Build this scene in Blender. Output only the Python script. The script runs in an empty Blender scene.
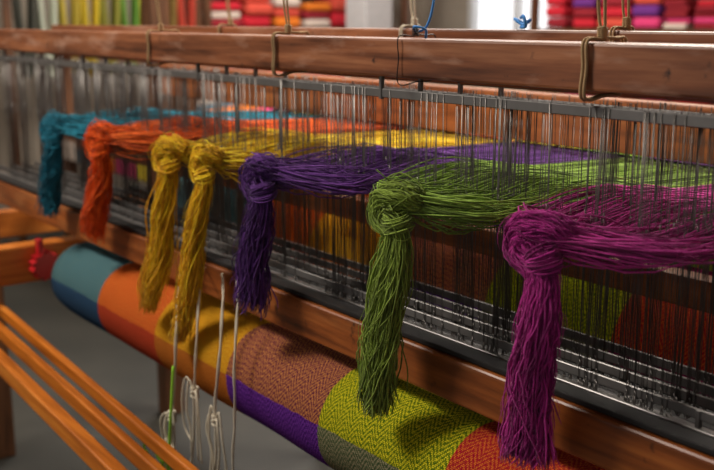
import bpy, bmesh, math, random
import numpy as np
from mathutils import Vector, Matrix
random.seed(7); rng=np.random.default_rng(7)
H=1.5
scn=bpy.context.scene
try: scn.view_settings.view_transform='Standard'
except Exception: pass

# ---------------------------------------------------------------- helpers
def lin(c):
    return tuple(((v/255)/12.92 if v/255<=0.04045 else ((v/255+0.055)/1.055)**2.4) for v in c)+(1.0,)
class NT:
    def __init__(s,name):
        s.m=bpy.data.materials.new(name); s.m.use_nodes=True
        s.t=s.m.node_tree; s.b=s.t.nodes['Principled BSDF']
    def n(s,ty,**k):
        nd=s.t.nodes.new(ty)
        for a,v in k.items(): setattr(nd,a,v)
        return nd
    def l(s,a,b): s.t.links.new(a,b)
    def math(s,op,a,b=None,c=None,clamp=False):
        nd=s.n('ShaderNodeMath',operation=op); nd.use_clamp=clamp
        for i,v in enumerate((a,b,c)):
            if v is None: continue
            if isinstance(v,(int,float)): nd.inputs[i].default_value=v
            else: s.l(v,nd.inputs[i])
        return nd.outputs[0]
    def mix(s,f,a,b,bt='MIX'):
        nd=s.n('ShaderNodeMix',data_type='RGBA',blend_type=bt)
        for i,v in ((0,f),(6,a),(7,b)):
            if isinstance(v,(int,float,tuple)): nd.inputs[i].default_value=v
            else: s.l(v,nd.inputs[i])
        return nd.outputs[2]
    def noise(s,scale,detail=4,vec=None,rough=.55,sc=None):
        if vec is None:
            vec=s.n('ShaderNodeTexCoord').outputs['Object']
        if sc:
            mp=s.n('ShaderNodeMapping'); mp.inputs['Scale'].default_value=sc
            s.l(vec,mp.inputs['Vector']); vec=mp.outputs[0]
        nd=s.n('ShaderNodeTexNoise'); nd.inputs['Scale'].default_value=scale
        nd.inputs['Detail'].default_value=detail; nd.inputs['Roughness'].default_value=rough
        s.l(vec,nd.inputs['Vector']); return nd.outputs[0]
    def ramp(s,f,stops,interp='LINEAR'):
        nd=s.n('ShaderNodeValToRGB'); cr=nd.color_ramp; cr.interpolation=interp
        while len(cr.elements)<len(stops): cr.elements.new(0.5)
        for e,(p,c) in zip(cr.elements,stops): e.position=p; e.color=c
        s.l(f,nd.inputs[0]); return nd.outputs[0]
    def bump(s,h,st=.3,d=.001):
        nd=s.n('ShaderNodeBump'); nd.inputs['Strength'].default_value=st; nd.inputs['Distance'].default_value=d
        s.l(h,nd.inputs['Height']); s.l(nd.outputs[0],s.b.inputs['Normal'])
    def set(s,**k):
        for a,v in k.items():
            s.b.inputs[a.replace('_',' ')].default_value=v

def wood(name,dark,mid,light,axis='x',rough=.38,wear=None):
    w=NT(name)
    sc={'x':(1.0,16,16),'y':(16,1.0,16),'z':(16,16,1.0)}[axis]
    g=w.noise(3.2,6,sc=sc,rough=.6)
    col=w.ramp(g,[(.28,lin(dark)),(.5,lin(mid)),(.76,lin(light))])
    b=w.noise(3.0,3)
    col=w.mix(w.math('MULTIPLY',w.math('SUBTRACT',b,.4,clamp=True),1.6),col,lin(dark))
    if wear:
        sc2={'x':(2.5,14,9),'y':(14,2.5,9),'z':(14,9,2.5)}[axis]
        p=w.noise(2.5,5,sc=sc2)
        col=w.mix(w.math('MULTIPLY',w.math('SUBTRACT',p,.54,clamp=True),3.4,clamp=True),col,lin(wear))
        q=w.noise(38,3); col=w.mix(w.math('MULTIPLY',w.math('SUBTRACT',q,.64,clamp=True),8,clamp=True),col,lin(tuple(v*.6 for v in dark)))
    w.l(col,w.b.inputs['Base Color'])
    r=w.math('ADD',w.math('MULTIPLY',g,.35),rough-.15); w.l(r,w.b.inputs['Roughness'])
    w.bump(g,.25,.0012)
    return w.m
def plain(name,c,rough=.7,metal=0,var=.25,scale=30):
    w=NT(name); n=w.noise(scale,3)
    d=tuple(v*(1-var) for v in lin(c)[:3])+(1,)
    w.l(w.mix(n,d,lin(c)),w.b.inputs['Base Color'])
    w.set(Roughness=rough,Metallic=metal); return w.m
def yarn_mats(name,c,sheen=.25,gain=1.0):
    out=[]
    for i,k in enumerate((.5,.9,1.35)):
        k*=gain
        w=NT(f'{name}_{i}')
        n=w.noise(330,2)
        base=lin(c); a=tuple(min(1,v*k*.55) for v in base[:3])+(1,); b=tuple(min(1,v*k*1.35) for v in base[:3])+(1,)
        w.l(w.mix(n,a,b),w.b.inputs['Base Color'])
        w.set(Roughness=.95); w.b.inputs['Sheen Weight'].default_value=sheen*.6
        w.b.inputs['Specular IOR Level'].default_value=.06
        w.bump(w.noise(1100,2),.9,.0009)
        out.append(w.m)
    return out

def new_obj(name,verts,faces,mats,midx=None,smooth=False,parent=None):
    me=bpy.data.meshes.new(name); me.from_pydata(verts,[],faces); 
    for m in (mats if isinstance(mats,(list,tuple)) else [mats]): me.materials.append(m)
    if midx is not None: me.polygons.foreach_set('material_index',midx)
    if smooth: me.polygons.foreach_set('use_smooth',[True]*len(me.polygons))
    me.update()
    o=bpy.data.objects.new(name,me); scn.collection.objects.link(o)
    if parent: o.parent=parent
    return o
def empty(name):
    o=bpy.data.objects.new(name,None); scn.collection.objects.link(o); return o
def boxes(name,lst,mats,bev=.004,parent=None,seg=2):
    bm=bmesh.new()
    for b in lst:
        x0,x1,y0,y1,z0,z1=b[:6]; mi=b[6] if len(b)>6 else 0
        t=bmesh.new(); r=bmesh.ops.create_cube(t,size=1)
        for v in t.verts:
            v.co=Vector(((x0+x1)/2+v.co.x*(x1-x0),(y0+y1)/2+v.co.y*(y1-y0),(z0+z1)/2+H+v.co.z*(z1-z0)))
        bv=min(bev,.45*min(x1-x0,y1-y0,z1-z0))
        if bv>0: bmesh.ops.bevel(t,geom=t.edges[:],offset=bv,segments=seg,affect='EDGES',profile=.6)
        for f in t.faces: f.material_index=mi; f.smooth=False
        me=bpy.data.meshes.new('t'); t.to_mesh(me); t.free(); bm.from_mesh(me); bpy.data.meshes.remove(me)
    me=bpy.data.meshes.new(name); bm.to_mesh(me); bm.free()
    for m in (mats if isinstance(mats,(list,tuple)) else [mats]): me.materials.append(m)
    o=bpy.data.objects.new(name,me); scn.collection.objects.link(o)
    if parent: o.parent=parent
    return o
def catmull(P,n):
    P=np.array(P,float); P=np.vstack([2*P[0]-P[1],P,2*P[-1]-P[-2]])
    out=[]; K=len(P)-3
    for s in np.linspace(0,K-1e-6,n):
        i=int(s); t=s-i; a,b,c,d=P[i:i+4]
        out.append(.5*((2*b)+(-a+c)*t+(2*a-5*b+4*c-d)*t*t+(-a+3*b-3*c+d)*t**3))
    return np.array(out)
def tubes(name,lines,rad,mats,sides=5,ref=(0,1,0),midx=None,parent=None,taper=False):
    V=[];F=[];M=[];off=0
    ref=np.array(ref,float); ang=np.arange(sides)*2*math.pi/sides
    for k,p in enumerate(lines):
        p=np.array(p,float); n=len(p)
        t=np.gradient(p,axis=0); t/=np.linalg.norm(t,axis=1)[:,None]+1e-12
        a=np.cross(t,ref); a/=np.linalg.norm(a,axis=1)[:,None]+1e-9
        b=np.cross(t,a)
        r=rad[k] if hasattr(rad,'__len__') else rad
        rr=np.full(n,r); 
        if taper: rr[-1]*=.3
        ring=p[:,None,:]+rr[:,None,None]*(a[:,None,:]*np.cos(ang)[None,:,None]+b[:,None,:]*np.sin(ang)[None,:,None])
        ring[...,2]+=H
        V.append(ring.reshape(-1,3))
        for i in range(n-1):
            for j in range(sides):
                j2=(j+1)%sides
                F.append((off+i*sides+j,off+i*sides+j2,off+(i+1)*sides+j2,off+(i+1)*sides+j))
                M.append(midx[k] if midx is not None else 0)
        F.append(tuple(off+j for j in range(sides))[::-1]); F.append(tuple(off+(n-1)*sides+j for j in range(sides)))
        M+= [midx[k] if midx is not None else 0]*2
        off+=n*sides
    return new_obj(name,np.vstack(V).tolist(),F,mats,M,True,parent)

# ---------------------------------------------------------------- materials
M_top=wood('varnished_red_wood',(66,34,20),(122,70,42),(162,104,68),'x',.36,wear=(172,134,114))
M_low=wood('brown_wood',(78,38,14),(134,70,26),(168,96,38),'x',.4,wear=(150,96,52))
M_back=wood('back_wood',(84,44,22),(146,82,38),(180,110,56),'x',.5)
M_or_x=wood('orange_wood_x',(130,66,14),(188,104,24),(216,136,46),'x',.4)
M_or_y=wood('orange_wood_y',(140,72,20),(190,104,34),(214,136,56),'y',.4)
M_post=wood('post_wood',(58,34,18),(96,58,30),(126,80,44),'z',.5)
M_steel=plain('steel',(132,128,126),.40,.7,.4,25)
M_wire=plain('heddle_wire',(136,130,126),.36,.7,.88,30)
M_dark=plain('dark_iron',(46,44,44),.5,.6)
M_cord=plain('cotton_cord',(216,204,182),.9,0,.35,200)
M_cordt=plain('tan_cord',(170,138,98),.9,0,.35,200)
M_lime=plain('lime_cord',(150,215,50),.8,0,.25,200)
M_blue=plain('blue_cord',(60,130,200),.8,0,.25,200)
M_red=plain('red_paint',(170,20,28),.4,0,.2)
COL=dict(teal=(30,108,130),orange=(244,88,18),gold=(244,176,30),purple=(88,46,116),green=(124,144,58),magenta=(164,42,126))
YM={k:yarn_mats('yarn_'+k,v) for k,v in COL.items()}
WC=dict(teal=(40,128,150),orange=(238,96,30),gold=(238,184,40),purple=(108,60,138),green=(130,158,64),magenta=(180,54,136))  # hank colours, mostly lightened to offset the top beam's shade on the warp
WM={k:yarn_mats('warp_'+k,v,.25,1.0) for k,v in WC.items()}

def cloth_mat(name,x0,wd,vb,cell,dim=1.0):
    w=NT(name)
    uv=w.n('ShaderNodeTexCoord').outputs['UV']; sp=w.n('ShaderNodeSeparateXYZ'); w.l(uv,sp.inputs[0])
    u,v=sp.outputs[0],sp.outputs[1]
    wob=w.math('MULTIPLY',w.math('SUBTRACT',w.noise(40,2,vec=uv),.5),.006)
    ub=w.math('ADD',u,wob)
    idx=w.math('DIVIDE',w.math('FLOOR',w.math('DIVIDE',w.math('SUBTRACT',ub,x0),wd)),10.0)
    fac=w.math('ADD',idx,.05)
    D=lambda L:[(i/10,lin(tuple(min(255,c*dim) for c in cc))) for i,cc in enumerate(L)]
    wc=w.ramp(fac,D([(36,96,122),(208,70,18),(210,134,8),(96,14,66),(86,116,14),(176,10,44),(120,34,110),(36,92,112),(200,72,24),(206,140,16)]),'CONSTANT')
    wu=w.ramp(fac,D([(118,146,132),(232,134,56),(240,184,50),(222,146,76),(238,222,40),(236,116,44),(214,120,60),(128,148,128),(216,120,60),(230,176,60)]),'CONSTANT')
    wlw=w.ramp(fac,D([(60,90,120),(200,84,50),(206,128,50),(132,62,180),(164,154,120),(170,50,110),(70,30,120),(30,60,90),(160,60,50),(176,100,50)]),'CONSTANT')
    wc2=w.ramp(fac,D([(24,62,92),(176,50,24),(180,90,20),(62,14,104),(66,88,54),(116,10,70),(120,34,110),(36,92,112),(200,72,24),(206,140,16)]),'CONSTANT')
    row=w.math('GREATER_THAN',w.math('MODULO',w.math('ADD',w.math('ADD',v,wob),10*cell*2-vb),2*cell),cell)
    wf=w.mix(row,wu,wlw); wc=w.mix(row,wc,wc2)
    uq=w.math('MULTIPLY',w.math('FLOOR',w.math('DIVIDE',u,.0026)),.0026)
    vq=w.math('MULTIPLY',w.math('FLOOR',w.math('DIVIDE',v,.0026)),.0026)
    p=w.math('FRACT',w.math('DIVIDE',uq,.034)); tri=w.math('ABSOLUTE',w.math('SUBTRACT',p,.5))
    ph=w.math('ADD',w.math('DIVIDE',vq,.0104),w.math('MULTIPLY',tri,4.6))
    s=w.math('ADD',w.math('MULTIPLY',w.math('SINE',w.math('MULTIPLY',ph,6.2832)),1.3),.5,clamp=True)
    fl=w.noise(300,2,vec=uv,rough=.8); fl=w.math('MULTIPLY',w.math('SUBTRACT',fl,.5),2.6)
    f=w.math('ADD',w.math('MULTIPLY',s,.74),w.math('ADD',fl,.04),clamp=True)
    c=w.mix(f,wc,wf)
    thu=w.math('ABSOLUTE',w.math('SINE',w.math('MULTIPLY',u,3.1416/.0026)))
    thv=w.math('ABSOLUTE',w.math('SINE',w.math('MULTIPLY',v,3.1416/.0026)))
    gap=w.math('POWER',w.math('MULTIPLY',thu,thv),.35)
    c=w.mix(w.math('SUBTRACT',1.0,gap,clamp=True),c,(0.01,.006,.006,1))
    n2=w.noise(8,2,vec=uv); c=w.mix(w.math('MULTIPLY',n2,.12),c,lin((50,34,34)))
    w.l(c,w.b.inputs['Base Color']); w.set(Roughness=.97); w.b.inputs['Specular IOR Level'].default_value=.04
    w.bump(w.math('ADD',w.math('MULTIPLY',s,.5),w.math('ADD',w.math('MULTIPLY',fl,.4),w.math('MULTIPLY',gap,.5))),.9,.0016)
    return w.m

def roll(name,x0,x1,yc,zc,r,mat,endmat,parent=None,seg=64,wob=.002,core=True):
    nx=40; V=[];F=[];
    xs=np.linspace(x0,x1,nx)
    for i,x in enumerate(xs):
        edge=min(1,min(i,nx-1-i)/1.0)
        for j in range(seg+1):
            a=-math.pi+2*math.pi*j/seg
            rr=r*(1-.03*(1-edge))+wob*math.sin(3*x*4+a*2)*.5+wob*.5*math.sin(x*17+a)
            V.append((x,yc-rr*math.cos(a),zc+H+rr*math.sin(a)))
    for i in range(nx-1):
        for j in range(seg):
            a=i*(seg+1)+j; F.append((a,a+1,a+seg+2,a+seg+1))
    ns=len(F)
    for i in (0,nx-1):
        c=len(V); V.append((xs[i],yc,zc+H))
        for j in range(seg):
            a=i*(seg+1)+j; F.append((a,a+1,c) if i else (a+1,a,c))
    o=new_obj(name,V,F,[mat,endmat],[0]*ns+[1]*(len(F)-ns),True,parent)
    me=o.data; ul=me.uv_layers.new(name='UVMap')
    for lp in me.loops:
        vi=lp.vertex_index
        if vi<nx*(seg+1):
            i,j=divmod(vi,seg+1); ul.data[lp.index].uv=(xs[i],(-math.pi+2*math.pi*j/seg)*r)
    return o

# ---------------------------------------------------------------- main loom
XL,XR=-3.34,-.12
loom=empty('weaving_loom')
boxes('top_beam_front',[(XL,XR,1.0,1.07,-.088,-.028)],M_top,.004,loom,2)
boxes('top_beam_back',[(XL,XR,1.24,1.28,-.075,-.016)],M_top,.004,loom,2)
boxes('lower_beam',[(XL,XR,.955,.995,-.556,-.488)],M_low,.006,loom,3)
boxes('lower_beam_ledge',[(XL,XR,.962,.992,-.486,-.478)],M_dark,.002,loom)
boxes('back_warp_board',[(XL,XR,1.62,1.66,-.262,-.155)],M_back,.006,loom,3)
boxes('back_low_beam',[(XL,XR,1.30,1.34,-.435,-.385)],M_back,.005,loom)
boxes('back_bottom_beam',[(XL,XR,1.72,1.78,-.95,-.86)],M_low,.005,loom)
shafts=[1.012,1.052,1.092,1.132]
sl=[]
for i,y in enumerate(shafts):
    sl.append((XL+.06,XR-.06,y,y+.004,-.122-.003*i,-.108-.003*i))
    sl.append((XL+.06,XR-.06,y,y+.004,-.472,-.459))
sl.append((XL+.06,XR-.06,1.006,1.020,-.500,-.482))
boxes('heddle_rails',sl,M_steel,.001,loom,1)
boxes('lower_shaft_bars',[(XL+.06,XR-.06,y-.004,y+.012,-.515,-.495) for y in shafts[1:]],M_dark,.002,loom,1)
hk=[]
for i,y in enumerate(shafts):
    for x in np.arange(XL+.2,XR,.62):
        hk.append((x+.05*i,x+.05*i+.006,y-.002,y+.006,-.50,-.46)); hk.append((x+.05*i,x+.05*i+.006,y-.002,y+.006,-.125,-.088))
boxes('rail_hooks',hk,M_steel,.0008,loom,1)
boxes('shaft_top_bar',[(XL+.06,XR-.06,y-.002,y+.012,-.1,-.086) for y in shafts[2:]],M_low,.002,loom,1)
P=[]
for x0 in (XL-.07,XR):
    P+= [(x0,x0+.07,.94,1.02,-H,.98),(x0,x0+.07,1.60,1.68,-H,.98)]
boxes('posts',P,M_post,.006,loom)
Cx=[]
for x0 in (XL-.06,XR+.01):
    for z in (-.72,.9):
        Cx.append((x0,x0+.05,.62 if z==-.72 else .96,1.66,z,z+.09))
boxes('side_cross_members',Cx,M_or_y,.005,loom)
boxes('overhead_beams',[(XL,XR,.95,1.01,.86,.94),(XL,XR,1.2,1.26,.86,.94),(XL,XR,1.61,1.67,.86,.94)],M_low,.005,loom)
boxes('roll_bearer',[(-2.72,-2.66,.42,1.93,-.705,-.60)],M_or_y,.006,loom)
boxes('roll_bearer_legs',[(-2.715,-2.665,1.87,1.92,-H,-.70),(-2.715,-2.665,.44,.5,-H,-.70)],M_post,.004,loom)
A=np.linspace(0,2*math.pi,25)[:-1]
V=[];F=[]
for x in (-2.655,-2.615):
    for i,a_ in enumerate(A):
        rr=.042 if i%2 else .033; V.append((x,.92+rr*math.cos(a_),-.655+H+rr*math.sin(a_)))
n_=24
F=[tuple(range(n_))[::-1],tuple(range(n_,2*n_))]+[(i,(i+1)%n_,n_+(i+1)%n_,n_+i) for i in range(n_)]
new_obj('ratchet_wheel',V,F,M_red,parent=loom)
boxes('ratchet_pawl',[(-2.65,-2.62,.90,.915,-.63,-.58)],M_red,.004,loom)
boxes('roll_bearer_near',[(-.30,-.24,.62,1.25,-.80,-.70),(-.295,-.245,1.02,1.08,-H,-.79),(-.295,-.245,.64,.70,-H,-.79)],M_or_y,.006,loom)
def plank(name,a,b,w,h,mat,parent):
    a=np.array(a);b=np.array(b)
    V=[]
    for p in (a,b):
        for dy,dz in ((-w/2,0),(w/2,0),(w/2,-h),(-w/2,-h)): V.append((p[0],p[1]+dy,p[2]+dz+H))
    o=new_obj(name,V,[(0,1,2,3)[::-1],(4,5,6,7),(0,1,5,4)[::-1],(1,2,6,5)[::-1],(2,3,7,6)[::-1],(3,0,4,7)[::-1]],mat,parent=parent)
    m=o.modifiers.new('b','BEVEL'); m.width=.004; m.segments=2
    return o
plank('front_rail_1',(-3.3,.81,-.725),(-.9,.775,-.83),.018,.03,M_or_x,loom)
plank('front_rail_2',(-3.3,.765,-.735),(-.9,.735,-.84),.020,.035,M_or_x,loom)
plank('front_rail_3',(-3.3,.70,-.735),(-.9,.67,-.84),.030,.04,M_or_x,loom)
boxes('front_rail_legs',[(-3.30,-3.24,.60,.84,-H,-.775),(-.98,-.92,.62,.80,-H,-.87)],M_post,.004,loom)
tr=[]
for i in range(6):
    x=-1.95+i*.11; tr.append((x,x+.05,.55,1.5,-1.38,-1.34))
boxes('treadles',tr,M_post,.004,loom)
boxes('treadle_pivot',[(-2.1,-1.2,1.46,1.54,-H,-1.38)],M_post,.004,loom)

# heddles
bands=[('teal',-2.45),('orange',-2.14),('gold',-1.76),('purple',-1.43),('green',-1.11),('magenta',-.80)]
lines=[]
cent=[-3.1,-2.78]+[b[1] for b in bands]+[-.47,-.25]
for si,y in enumerate(shafts):
    xs=[]
    for c in cent:
        dens=20 if c>-2.6 else 9
        xs+=list(c+rng.uniform(-.15,.13,dens))
        for q in rng.uniform(-.12,.12,2): xs+=list(c+q+rng.normal(0,.011,9))
    for x in xs:
        if x<XL+.08 or x>XR-.08: continue
        d=rng.normal(0,.007); yy=y+.002+rng.choice((-.003,.003))
        zt=-.108; zb=-.475-rng.uniform(0,.014); zm=-.265+rng.normal(0,.008)
        w=.0018
        lines.append([(x,yy,zt),(x+d*.4,yy,zm+.012),(x+d*.4+w,yy,zm),(x+d*.4,yy,zm-.012),(x+d,yy,zb)])
        lines.append([(x+.0005,yy,zm+.012),(x+d*.4-w,yy,zm),(x+d*.4,yy,zm-.012)])
tubes('heddles',lines,[.00058]*len(lines),M_wire,4,(0,1,0),parent=loom)
L=[]
for l in lines[::2]:
    x,y,z=l[-1]; 
    L.append([(x,y,z+.012),(x+.002,y,z+.006),(x+.002,y,z-.004),(x,y,z-.008),(x-.002,y,z-.004),(x-.001,y,z+.006)])
tubes('heddle_end_loops',L,.0009,M_wire,3,(0,1,0),parent=loom)

r=.099
MC=cloth_mat('herringbone_check_cloth',-2.547,.3105,8/180*math.pi*r,math.pi*r)
roll('woven_cloth_roll',-2.547,-.33,1.0,-.683,r,MC,M_cord)
boxes('roll_shaft',[(-2.70,-2.5,.98,1.02,-.703,-.663),(-.36,-.22,.98,1.02,-.703,-.663)],M_dark,.008,loom)
MB=cloth_mat('warp_beam_cloth',-2.60,.31,.05,.16,1.15)
roll('warp_beam_roll',-2.75,-.3,1.50,-.60,.17,MB,M_cord,loom)
boxes('warp_beam_axle',[(XL,-2.7,1.48,1.52,-.62,-.58),(-.34,XR+.02,1.48,1.52,-.62,-.58)],M_dark,.008,loom)

# ---------------------------------------------------------------- warp threads
wl=[];wm=[];mats=[];base={}
for k,_ in bands:
    base[k]=len(mats); mats+=WM[k]
knots={'teal':[-2.467],'orange':[-2.167],'gold':[-1.825,-1.675],'purple':[-1.471],'green':[-1.109],'magenta':[-.816]}
zk=-.262
for k,c in bands:
    n=235
    for i in range(n):
        f=i/(n-1); f=f+rng.normal(0,.004); xb=c-.155+.31*f
        kn=knots[k]; kx=kn[0] if (len(kn)==1 or f<.5) else kn[1]
        up=rng.choice((-1,1)); y1=1.05+rng.uniform(0,.10)
        zz=zk+.018*up+rng.normal(0,.006)
        sag=rng.uniform(0,.020)
        q=.80
        p=[(kx-.030+rng.normal(0,.010),.910+rng.normal(0,.005),zk+.006+rng.normal(0,.012)),
           (kx*(1-q)+xb*q,.955+.016*abs(f-.5),zk+.002+rng.normal(0,.012)-sag*.7),
           (xb,y1-.045,zz*.6+zk*.4-sag*.3),(xb,y1+.06,zz),(xb+rng.normal(0,.003),1.35,zk+.004*up-sag*.7),(xb,1.62,zk-.008),(xb,1.655,zk-.03),(xb,1.665,-.50)]
        wl.append(catmull(p,24)); wm.append(base[k]+int(rng.integers(0,3)))
tubes('warp_threads',wl,.0011,mats,4,(0.15,.1,1),wm,loom)

# ---------------------------------------------------------------- yarn hanks
def hank(color,kx,bx,bz,R,n=170,seed=0,by=.905,endr=1.0,loop=.045,twist=1.2,split=0,wraps=46):
    g=np.random.default_rng(seed); y0=.905
    C=[(kx+.014,.935,zk+.003),(kx-.006,.918,zk+.010),(kx-loop*.7,.905,zk+.004),(kx-loop*.72,.90,zk-.020),(kx-loop*.12,.902,zk-.045)]
    top=np.array(C[-1]); end=np.array((bx,by,bz))
    for f in (.25,.5,.75,1.0):
        q=top*(1-f)+end*f; q[0]+=.006*math.sin(f*6+seed); q[1]+=.003*math.sin(f*9+seed*2); C.append(tuple(q))
    N=52; c=catmull(C,N)
    s=np.linspace(0,1,N)
    Rk=np.interp(s,[0,.12,.25,.37,.5,.62,.85,1],[.5,.7,.76,.72,.64,.96,1.08,endr])*R
    t=np.gradient(c,axis=0); t/=np.linalg.norm(t,axis=1)[:,None]
    a=np.cross(t,(0,1,0)); a/=np.linalg.norm(a,axis=1)[:,None]; b=np.cross(t,a)
    lines=[];mi=[]
    for i in range(n):
        rr=math.sqrt(g.uniform(.05,1.0))+ (abs(g.normal(0,.26)) if g.random()<.3 else 0)
        th=g.uniform(0,2*math.pi)
        tw=twist*(1+g.normal(0,.45))
        lump=1+.18*np.sin(3*th+9*s+seed)+.10*np.sin(5*th-17*s)
        ph=th+tw*s*2.2+g.normal(0,.6)*np.sin(s*g.uniform(4,14)+g.uniform(0,6))
        rad=rr*Rk*lump+.0024*np.sin(s*g.uniform(50,120)+g.uniform(0,6))*g.uniform(.3,1)
        p=c+a*(np.cos(ph)*rad)[:,None]+b*(np.sin(ph)*rad*.75)[:,None]
        p[:,0]+=.0024*np.sin(s*g.uniform(30,90)+g.uniform(0,6))
        if split: p[:,0]+=math.copysign(split,math.cos(th))*np.exp(-((s-.62)/.14)**2)
        cut=int(N-abs(g.normal(0,3.0))); cut=max(36,min(N,cut))
        p=p[:cut].copy()
        if g.random()<.5: p[-4:,0]+=np.linspace(0,1,4)*g.normal(0,.009)
        lines.append(p); mi.append(int(g.choice(3,p=[.3,.4,.3])))
    rads=[float(g.uniform(.0009,.0014)) for _ in lines]
    cc=np.array((kx-loop*.16,.905,zk-.026)); 
    ax=np.array((.5,0.05,-1.0)); ax/=np.linalg.norm(ax)
    u=np.cross(ax,(0,1,0)); u/=np.linalg.norm(u); v=np.cross(ax,u)
    for i in range(wraps):
        hh=g.uniform(-.45,.45)*R; r0=R*(.70+.18*math.sqrt(max(0,1-(2*hh/R)**2)))+g.normal(0,.0022)
        A=np.linspace(0,2*math.pi*g.uniform(.5,1.05),22)+g.uniform(0,6)
        tilt=g.normal(.008,.007)
        p=cc[None,:]+(hh+tilt*np.sin(A+1))[:,None]*ax[None,:]+np.cos(A)[:,None]*u*r0+np.sin(A)[:,None]*v*r0*.85
        lines.append(p); mi.append(int(g.choice(3,p=[.3,.4,.3]))); rads.append(.0012)
    for i in range(320):
        m=int(g.integers(4,10)); k0=int(g.integers(2,N-m)); th=g.uniform(0,6.28); w_=np.sin(np.linspace(0,math.pi*g.uniform(.5,1),m))
        rad=Rk[k0:k0+m]*1.03+w_*abs(g.normal(0,.006))
        p=c[k0:k0+m]+a[k0:k0+m]*(math.cos(th)*rad)[:,None]+b[k0:k0+m]*(math.sin(th)*rad*.8)[:,None]
        lines.append(p); mi.append(2); rads.append(.00033)
    o=tubes('yarn_hank',lines,rads,YM[color],5,(.13,1,.07),mi,taper=True)
    return o
hank('magenta',-.810,-.830,-.572,.026,330,1,by=.90,endr=1.3,loop=.058)
hank('green',-1.094,-1.134,-.598,.026,330,2,by=.885,endr=.95,loop=.05,split=.011,wraps=26)
hank('purple',-1.465,-1.533,-.525,.027,290,3,endr=1.15,loop=.046)
hank('gold',-1.675,-1.777,-.654,.022,210,4,by=.88,endr=.75,loop=.03)
hank('gold',-1.822,-1.911,-.622,.024,220,5,by=.885,endr=.8,loop=.04)
hank('orange',-2.160,-2.249,-.52,.028,200,6,endr=1.1,loop=.045)
hank('teal',-2.460,-2.535,-.508,.025,180,7,endr=.95,loop=.04)

# ---------------------------------------------------------------- cords
def cord(name,P,r,mat,n=40,ref=(.2,1,.1)): return tubes(name,[catmull(p,n) for p in P],r,mat,6,ref,None,loom)
def beam_tie(x,mat,r=.0020,up=True,y0=1.0,y1=1.07,zt=-.028,zb=-.088,n=2):
    L=[]
    for k in range(n):
        dx=k*.006
        e=.003
        loop=[(x+dx,y0+.03,zt+e),(x+dx,y0-e,zt+e),(x+dx+.001,y0-e-.001,(zt+zb)/2),(x+dx,y0-e,zb-e-.006),(x+dx,(y0+y1)/2,zb-e-.004),(x+dx,y1+e,zb),(x+dx,y1+e,zt),(x+dx+.002,y1-.02,zt+e+.002),(x+dx,y0+.03,zt+e+.003)]
        L.append(catmull(loop,44))
        if up: L.append(catmull([(x+dx,y0+.03,zt+e+.002),(x+dx+.003*(k*2-1),y0+.02,.06),(x+dx*2.5,y0-.01,.4),(x+dx*2,y0-.02,.87)],14))
    A=np.linspace(0,12*math.pi,80)
    L.append(np.stack([x+.003+.005*np.cos(A),y0+.028+.005*np.sin(A),zt+.004+A/(12*math.pi)*.015],1))
    return tubes('suspension_cord',L,r,mat,6,(1,.15,.1),None,loom)
beam_tie(-2.095,M_cordt,.0018); beam_tie(-1.574,M_cordt); beam_tie(-.848,M_cordt,.0022)
beam_tie(-1.214,M_dark,.0009,up=False,n=1)
beam_tie(-1.50,M_cord,.002,y0=1.24,y1=1.28,zt=-.016,zb=-.075)
beam_tie(-1.0,M_cordt,.002,y0=1.24,y1=1.28,zt=-.016,zb=-.075)
beam_tie(-2.2,M_cordt,.002,y0=1.24,y1=1.28,zt=-.016,zb=-.075)
cord('blue_tie_cord',[[(-1.20,1.04,-.028),(-1.19,1.03,-.014),(-1.205,1.02,-.010),(-1.215,1.035,-.018),(-1.195,1.04,-.005),(-1.19,1.05,.05),(-1.18,1.06,.2),(-1.17,1.1,.5),(-1.17,1.23,.87)]],.002,M_blue)
cord('blue_tie_knot',[[(-1.20,1.25,-.012),(-1.19,1.26,.0),(-1.21,1.27,-.006),(-1.22,1.255,.002),(-1.195,1.25,-.008),(-1.18,1.24,-.002)],[(-1.20,1.25,-.012),(-1.18,1.24,-.01),(-1.185,1.24,.006),(-1.21,1.26,.004)]],.0028,M_blue)
def down(name,x0,z0,x1,z1,mat,r=.002,y=.88,knots_=(),wav=.003):
    g=np.random.default_rng(int(-x0*1000))
    L=[(x0-.12,.951,z0+.005),(x0-.055,y+.035,z0-.025)]+[(x0+(x1-x0)*f+g.normal(0,wav),y,z0-.03+(z1-z0+.03)*f) for f in (.12,.24,.36,.5,.65,.8,1)]
    main=catmull(L,50); ls=[main,main+np.stack([.0016*np.sin(np.arange(50)*1.3),.0*np.arange(50)-.0015,0*np.arange(50)],1)]
    for kz in knots_:
        f=(z0-kz)/(z0-z1); xk=x0+(x1-x0)*f
        A=np.linspace(0,9*math.pi,60); ls.append(np.stack([xk+.008*np.cos(A)*(1-.3*np.sin(A*.3)),y+.007*np.sin(A),kz+.010*np.sin(A*.37)],1))
        for q in range(4):
            sx=g.choice((-1,1)); a1=g.uniform(.015,.04); 
            ls.append(catmull([(xk,y,kz),(xk+sx*a1*.6,y-.005,kz+g.uniform(-.005,.03)),(xk+sx*a1,y-.008,kz-g.uniform(.02,.04)),(xk+sx*a1*g.uniform(.4,1.1),y-.004,kz-g.uniform(.06,.09)),(xk+sx*a1*g.uniform(.2,1.3),y-.004,kz-g.uniform(.10,.16))],22))
    return tubes(name,ls,r,mat,6,(.2,1,.1),None,loom)
down('treadle_cord',-1.735,-.49,-1.86,-1.34,M_cord,.0024,y=.865,knots_=(-.80,-.88))
down('treadle_cord',-1.585,-.50,-1.70,-1.34,M_cord,.0022,knots_=(-.76,-.9))
down('treadle_cord',-1.53,-.50,-1.60,-1.34,M_cord,.0018,knots_=(-.88,))
down('treadle_cord',-1.66,-.50,-1.76,-1.34,M_cord,.0018,y=.87,knots_=(-.72,))
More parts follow.
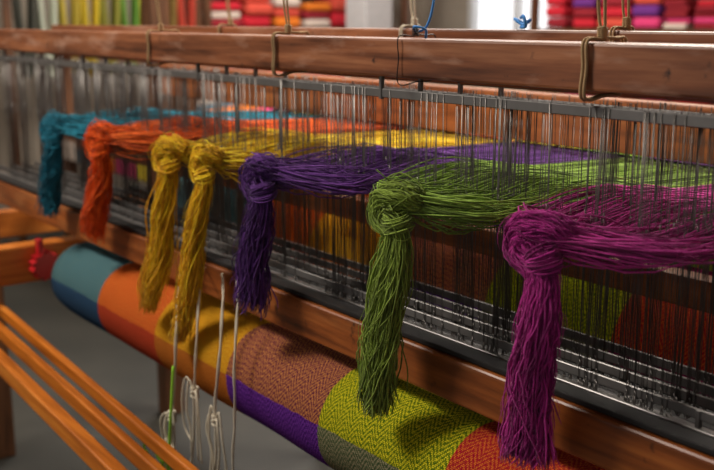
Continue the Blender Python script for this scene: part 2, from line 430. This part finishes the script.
cord('lime_tie_cord',[[(-1.745,.855,-.68),(-1.75,.85,-.76),(-1.765,.85,-.84),(-1.775,.85,-.92),(-1.79,.85,-1.0),(-1.80,.85,-1.34)],
   [(-1.775,.85,-.90),(-1.81,.845,-.90),(-1.85,.845,-.87),(-1.88,.845,-.90),(-1.86,.85,-.96),(-1.87,.85,-1.34)],
   [(-1.775,.85,-.92),(-1.765,.84,-.89),(-1.785,.84,-.90),(-1.775,.85,-.93)]],.0028,M_lime)

# ---------------------------------------------------------------- room
fl=NT('concrete_floor'); n=fl.noise(1.3,6); n2=fl.noise(14,4)
c=fl.ramp(n,[(.3,lin((32,32,28))),(.7,lin((60,57,50)))]); c=fl.mix(fl.math('MULTIPLY',n2,.4),c,lin((28,28,27)))
fl.l(c,fl.b.inputs['Base Color']); fl.set(Roughness=.6); fl.bump(n2,.2,.003)
wl_=NT('plaster_wall'); n=wl_.noise(1.2,5); wl_.l(wl_.ramp(n,[(.3,lin((132,120,106))),(.75,lin((174,162,146)))]),wl_.b.inputs['Base Color']); wl_.set(Roughness=.9)
boxes('floor',[(-7.2,4,-4,6.2,-H-.1,-H)],fl.m,0)
boxes('wall_left',[(-7.2,-7,-4,6.2,-H,2.3)],wl_.m,0)
wx0,wx1,wz0,wz1=-6.4,-5.3,-.45,1.1
boxes('wall_back',[(-7.0,wx0,6,6.2,-H,2.3),(wx1,4,6,6.2,-H,2.3),(wx0,wx1,6,6.2,-H,wz0),(wx0,wx1,6,6.2,wz1,2.3)],wl_.m,0)
M_white=plain('white_paint',(215,215,215),.5)
g=NT('daylight_pane'); g.set(Roughness=.3); g.b.inputs['Base Color'].default_value=lin((220,225,230)); g.b.inputs['Emission Color'].default_value=lin((235,236,240)); g.b.inputs['Emission Strength'].default_value=1.0
boxes('window_1',[(wx0,wx1,6.1,6.11,wz0,wz1,1),(wx0,wx0+.05,6.02,6.12,wz0,wz1),(wx1-.05,wx1,6.02,6.12,wz0,wz1),(wx0,wx1,6.02,6.12,wz0,wz0+.05),(wx0,wx1,6.02,6.12,wz1-.05,wz1),((wx0+wx1)/2-.02,(wx0+wx1)/2+.02,6.02,6.12,wz0,wz1)],[M_white,g.m],0)
boxes('ceiling',[(-7.2,4,-4,6.2,2.3,2.4)],wl_.m,0)

pal=[(205,24,44),(225,60,120),(235,124,24),(225,195,40),(130,170,50),(60,110,130),(110,40,130),(225,205,190),(150,20,36),(220,80,60)]
PM=[plain(f'textile_{i}',c_,.9,0,.3,60) for i,c_ in enumerate(pal)]
def stack(name,x,y,z,w,d,hgt,cols,alongy=False,parent=None):
    k=len(cols); th=hgt/k; L=[]
    for i,ci in enumerate(cols):
        jx,jy=random.uniform(-.012,.012),random.uniform(-.012,.012)
        if alongy: L.append((x+jx,x+d+jx,y+jy,y+w+jy,z+.003+i*th,z+.003+(i+1)*th-.002,ci))
        else: L.append((x+jx,x+w+jx,y+jy,y+d+jy,z+.003+i*th,z+.003+(i+1)*th-.002,ci))
    return boxes(name,L,PM,th*.42,parent,3)
def shelf(name,x0,x1,y0,y1,zs,top):
    e=empty(name)
    L=[(x0,x1,y0,y1,z-.03,z) for z in zs]
    for x in (x0,x1-.05):
        for y in (y0,y1-.05): L.append((x,x+.05,y,y+.05,-H,top))
    boxes('shelf_frame',L,M_post,.004,e); return e
Z4=(-1.35,-.95,-.52,-.06,.42)
sh=shelf('textile_shelf',-5.15,-2.6,5.45,5.95,Z4,.9)
for z in Z4[:4]:
    x=-5.08
    while x<-2.98:
        w=random.uniform(.20,.34); 
        cs=random.choices([0,1,8,9,0,2,1,8,7,6],k=random.randint(2,5)); 
        stack('folded_textiles',x+.02,5.5+random.uniform(0,.05),z,w-.04,.36,random.uniform(.14,.40),cs,parent=sh); x+=w
sh=shelf('textile_shelf',-6.98,-6.5,3.55,5.45,Z4,.9)
for z in Z4[:4]:
    y=3.62
    while y<5.02:
        w=random.uniform(.22,.32); stack('folded_textiles',-6.93,y,z,w-.04,.36,random.uniform(.14,.38),random.choices([0,8,9,2,9,7,8],k=3),True,sh); y+=w
rack=empty('yarn_rack')
boxes('rack_frame',[(-6.5,-6.46,2.1,3.5,.50,.54),(-6.5,-6.46,2.1,2.15,-H,.54),(-6.5,-6.46,3.45,3.5,-H,.54),(-6.7,-6.26,2.1,2.15,-H,-H+.04),(-6.7,-6.26,3.45,3.5,-H,-H+.04)],M_post,.004,rack)
SK=[(90,90,80),(215,220,200),(200,180,70),(235,210,60),(150,150,60),(110,160,60),(225,195,50),(150,120,60),(200,70,50)]
for i,cc in enumerate(SK):
    g_=np.random.default_rng(50+i); L=[]
    yc=2.24+i*.142
    for j in range(60):
        a=g_.uniform(.035,.065); ln=g_.uniform(.72,.9); dx=g_.normal(0,.02)
        A=np.linspace(0,2*math.pi,30)
        L.append(np.stack([-6.48+dx+0*A,yc+a*np.sin(A)*(1+.25*np.cos(A)),.52-ln/2+.012+ln/2*np.cos(A)],1))
    tubes('yarn_skein_%d'%i,L,.006,plain('skein_%d'%i,cc,.9,0,.25,80),4,(1,0,0),parent=rack)
boxes('pillar',[(-5.9,-5.66,4.35,4.59,-H,2.3)],plain('pillar_paint',(190,188,188),.7),.01)

def far_loom(name,x0,x1,y0,y1,topz,cols):
    e=empty(name); L=[]
    for x in (x0,x1-.09):
        for y in (y0,y1-.09): L.append((x,x+.09,y,y+.09,-H,topz))
    boxes('posts',L,M_post,.005,e)
    boxes('beams',[(x0,x1,y0,y0+.08,topz-.1,topz),(x0,x1,y1-.08,y1,topz-.1,topz),(x0,x1,y0-.03,y0+.02,-.72,-.6),(x0,x1,y1-.03,y1+.04,-.62,-.5),(x0,x1,(y0+y1)/2-.03,(y0+y1)/2+.03,-.25,-.15)],M_back,.005,e)
    boxes('sides',[(x,x+.07,y0,y1,z,z+.09) for x in (x0+.01,x1-.08) for z in (-1.3,-.75,topz-.1)],M_or_y,.005,e)
    n=len(cols); w=(x1-x0-.3)/n
    L=[];mi=[]
    for i in range(n*24):
        xx=x0+.15+i*w/24; L.append([(xx,y0,-.6),(xx,(y0+y1)/2,-.56),(xx,y1,-.5)]); mi.append(cols[i//24])
    tubes('warp',L,.006,PM,4,(0,0,1),mi,e)
    L=[[(x0+.2+i*.02,(y0+y1)/2+.02,-.25),(x0+.2+i*.02,(y0+y1)/2,-.85)] for i in range(int((x1-x0-.4)/.02))]
    tubes('heddles',L,.0018,M_cordt,3,(0,1,0),None,e)
    tb=[]
    for i in range(n): tb.append((x0+.15+i*w,x0+.15+(i+1)*w,y0-.06,y0+.06,-.84,-.72,cols[i]))
    boxes('cloth_beam',tb,PM,.03,e,4)
    return e
far_loom('weaving_loom',-3.9,-1.3,3.0,4.3,-.1,[9,3,4,6,0,2])
far_loom('weaving_loom',-6.2,-4.5,2.3,3.5,-.12,[7,5,2,1,3])

# ---------------------------------------------------------------- lights
def area(name,loc,tgt,size,power,col=(1,1,1),sy=None):
    d=bpy.data.lights.new(name,'AREA'); d.energy=power; d.size=size; d.color=col
    if sy: d.shape='RECTANGLE'; d.size_y=sy
    o=bpy.data.objects.new(name,d); scn.collection.objects.link(o); o.location=loc
    o.rotation_euler=(Vector(tgt)-Vector(loc)).to_track_quat('-Z','Y').to_euler(); return o
area('added_area_light',(-2.9,-.7,H+2.0),(-1.8,1.0,H-.4),.9,122,(1,.93,.82),.7)  # unseen main light, added to light the hanks from the front left
area('added_area_light',(-4.8,3.6,H+2.2),(-5.0,4.6,0),2.2,190,(1,.95,.88),1.4)  # unseen light, added to brighten the back of the room
area('added_area_light',(-1.9,3.0,H+2.1),(-1.6,1.3,H-.3),1.8,240,(1,.93,.82),.9)  # added behind the loom to brighten warp and interior, stands in for window light
w=bpy.data.worlds.new('world'); scn.world=w; w.use_nodes=True
w.node_tree.nodes['Background'].inputs[0].default_value=(.93,.88,.83,1); w.node_tree.nodes['Background'].inputs[1].default_value=.36

# ---------------------------------------------------------------- camera
cam=bpy.data.cameras.new('camera'); co=bpy.data.objects.new('camera',cam); scn.collection.objects.link(co); scn.camera=co
a=math.radians(37.05); p=math.atan(.215)
F=Vector((-math.cos(a),math.sin(a),0)); Rv=Vector((math.sin(a),math.cos(a),0)); Z=Vector((0,0,1))
C=F*math.cos(p)-Z*math.sin(p); U=F*math.sin(p)+Z*math.cos(p)
co.matrix_world=Matrix(((Rv.x,U.x,-C.x,0),(Rv.y,U.y,-C.y,0),(Rv.z,U.z,-C.z,H),(0,0,0,1)))
cam.sensor_width=36; cam.lens=1000*36/714; cam.clip_start=.05
cam.dof.use_dof=True; cam.dof.focus_distance=1.45; cam.dof.aperture_fstop=4.0
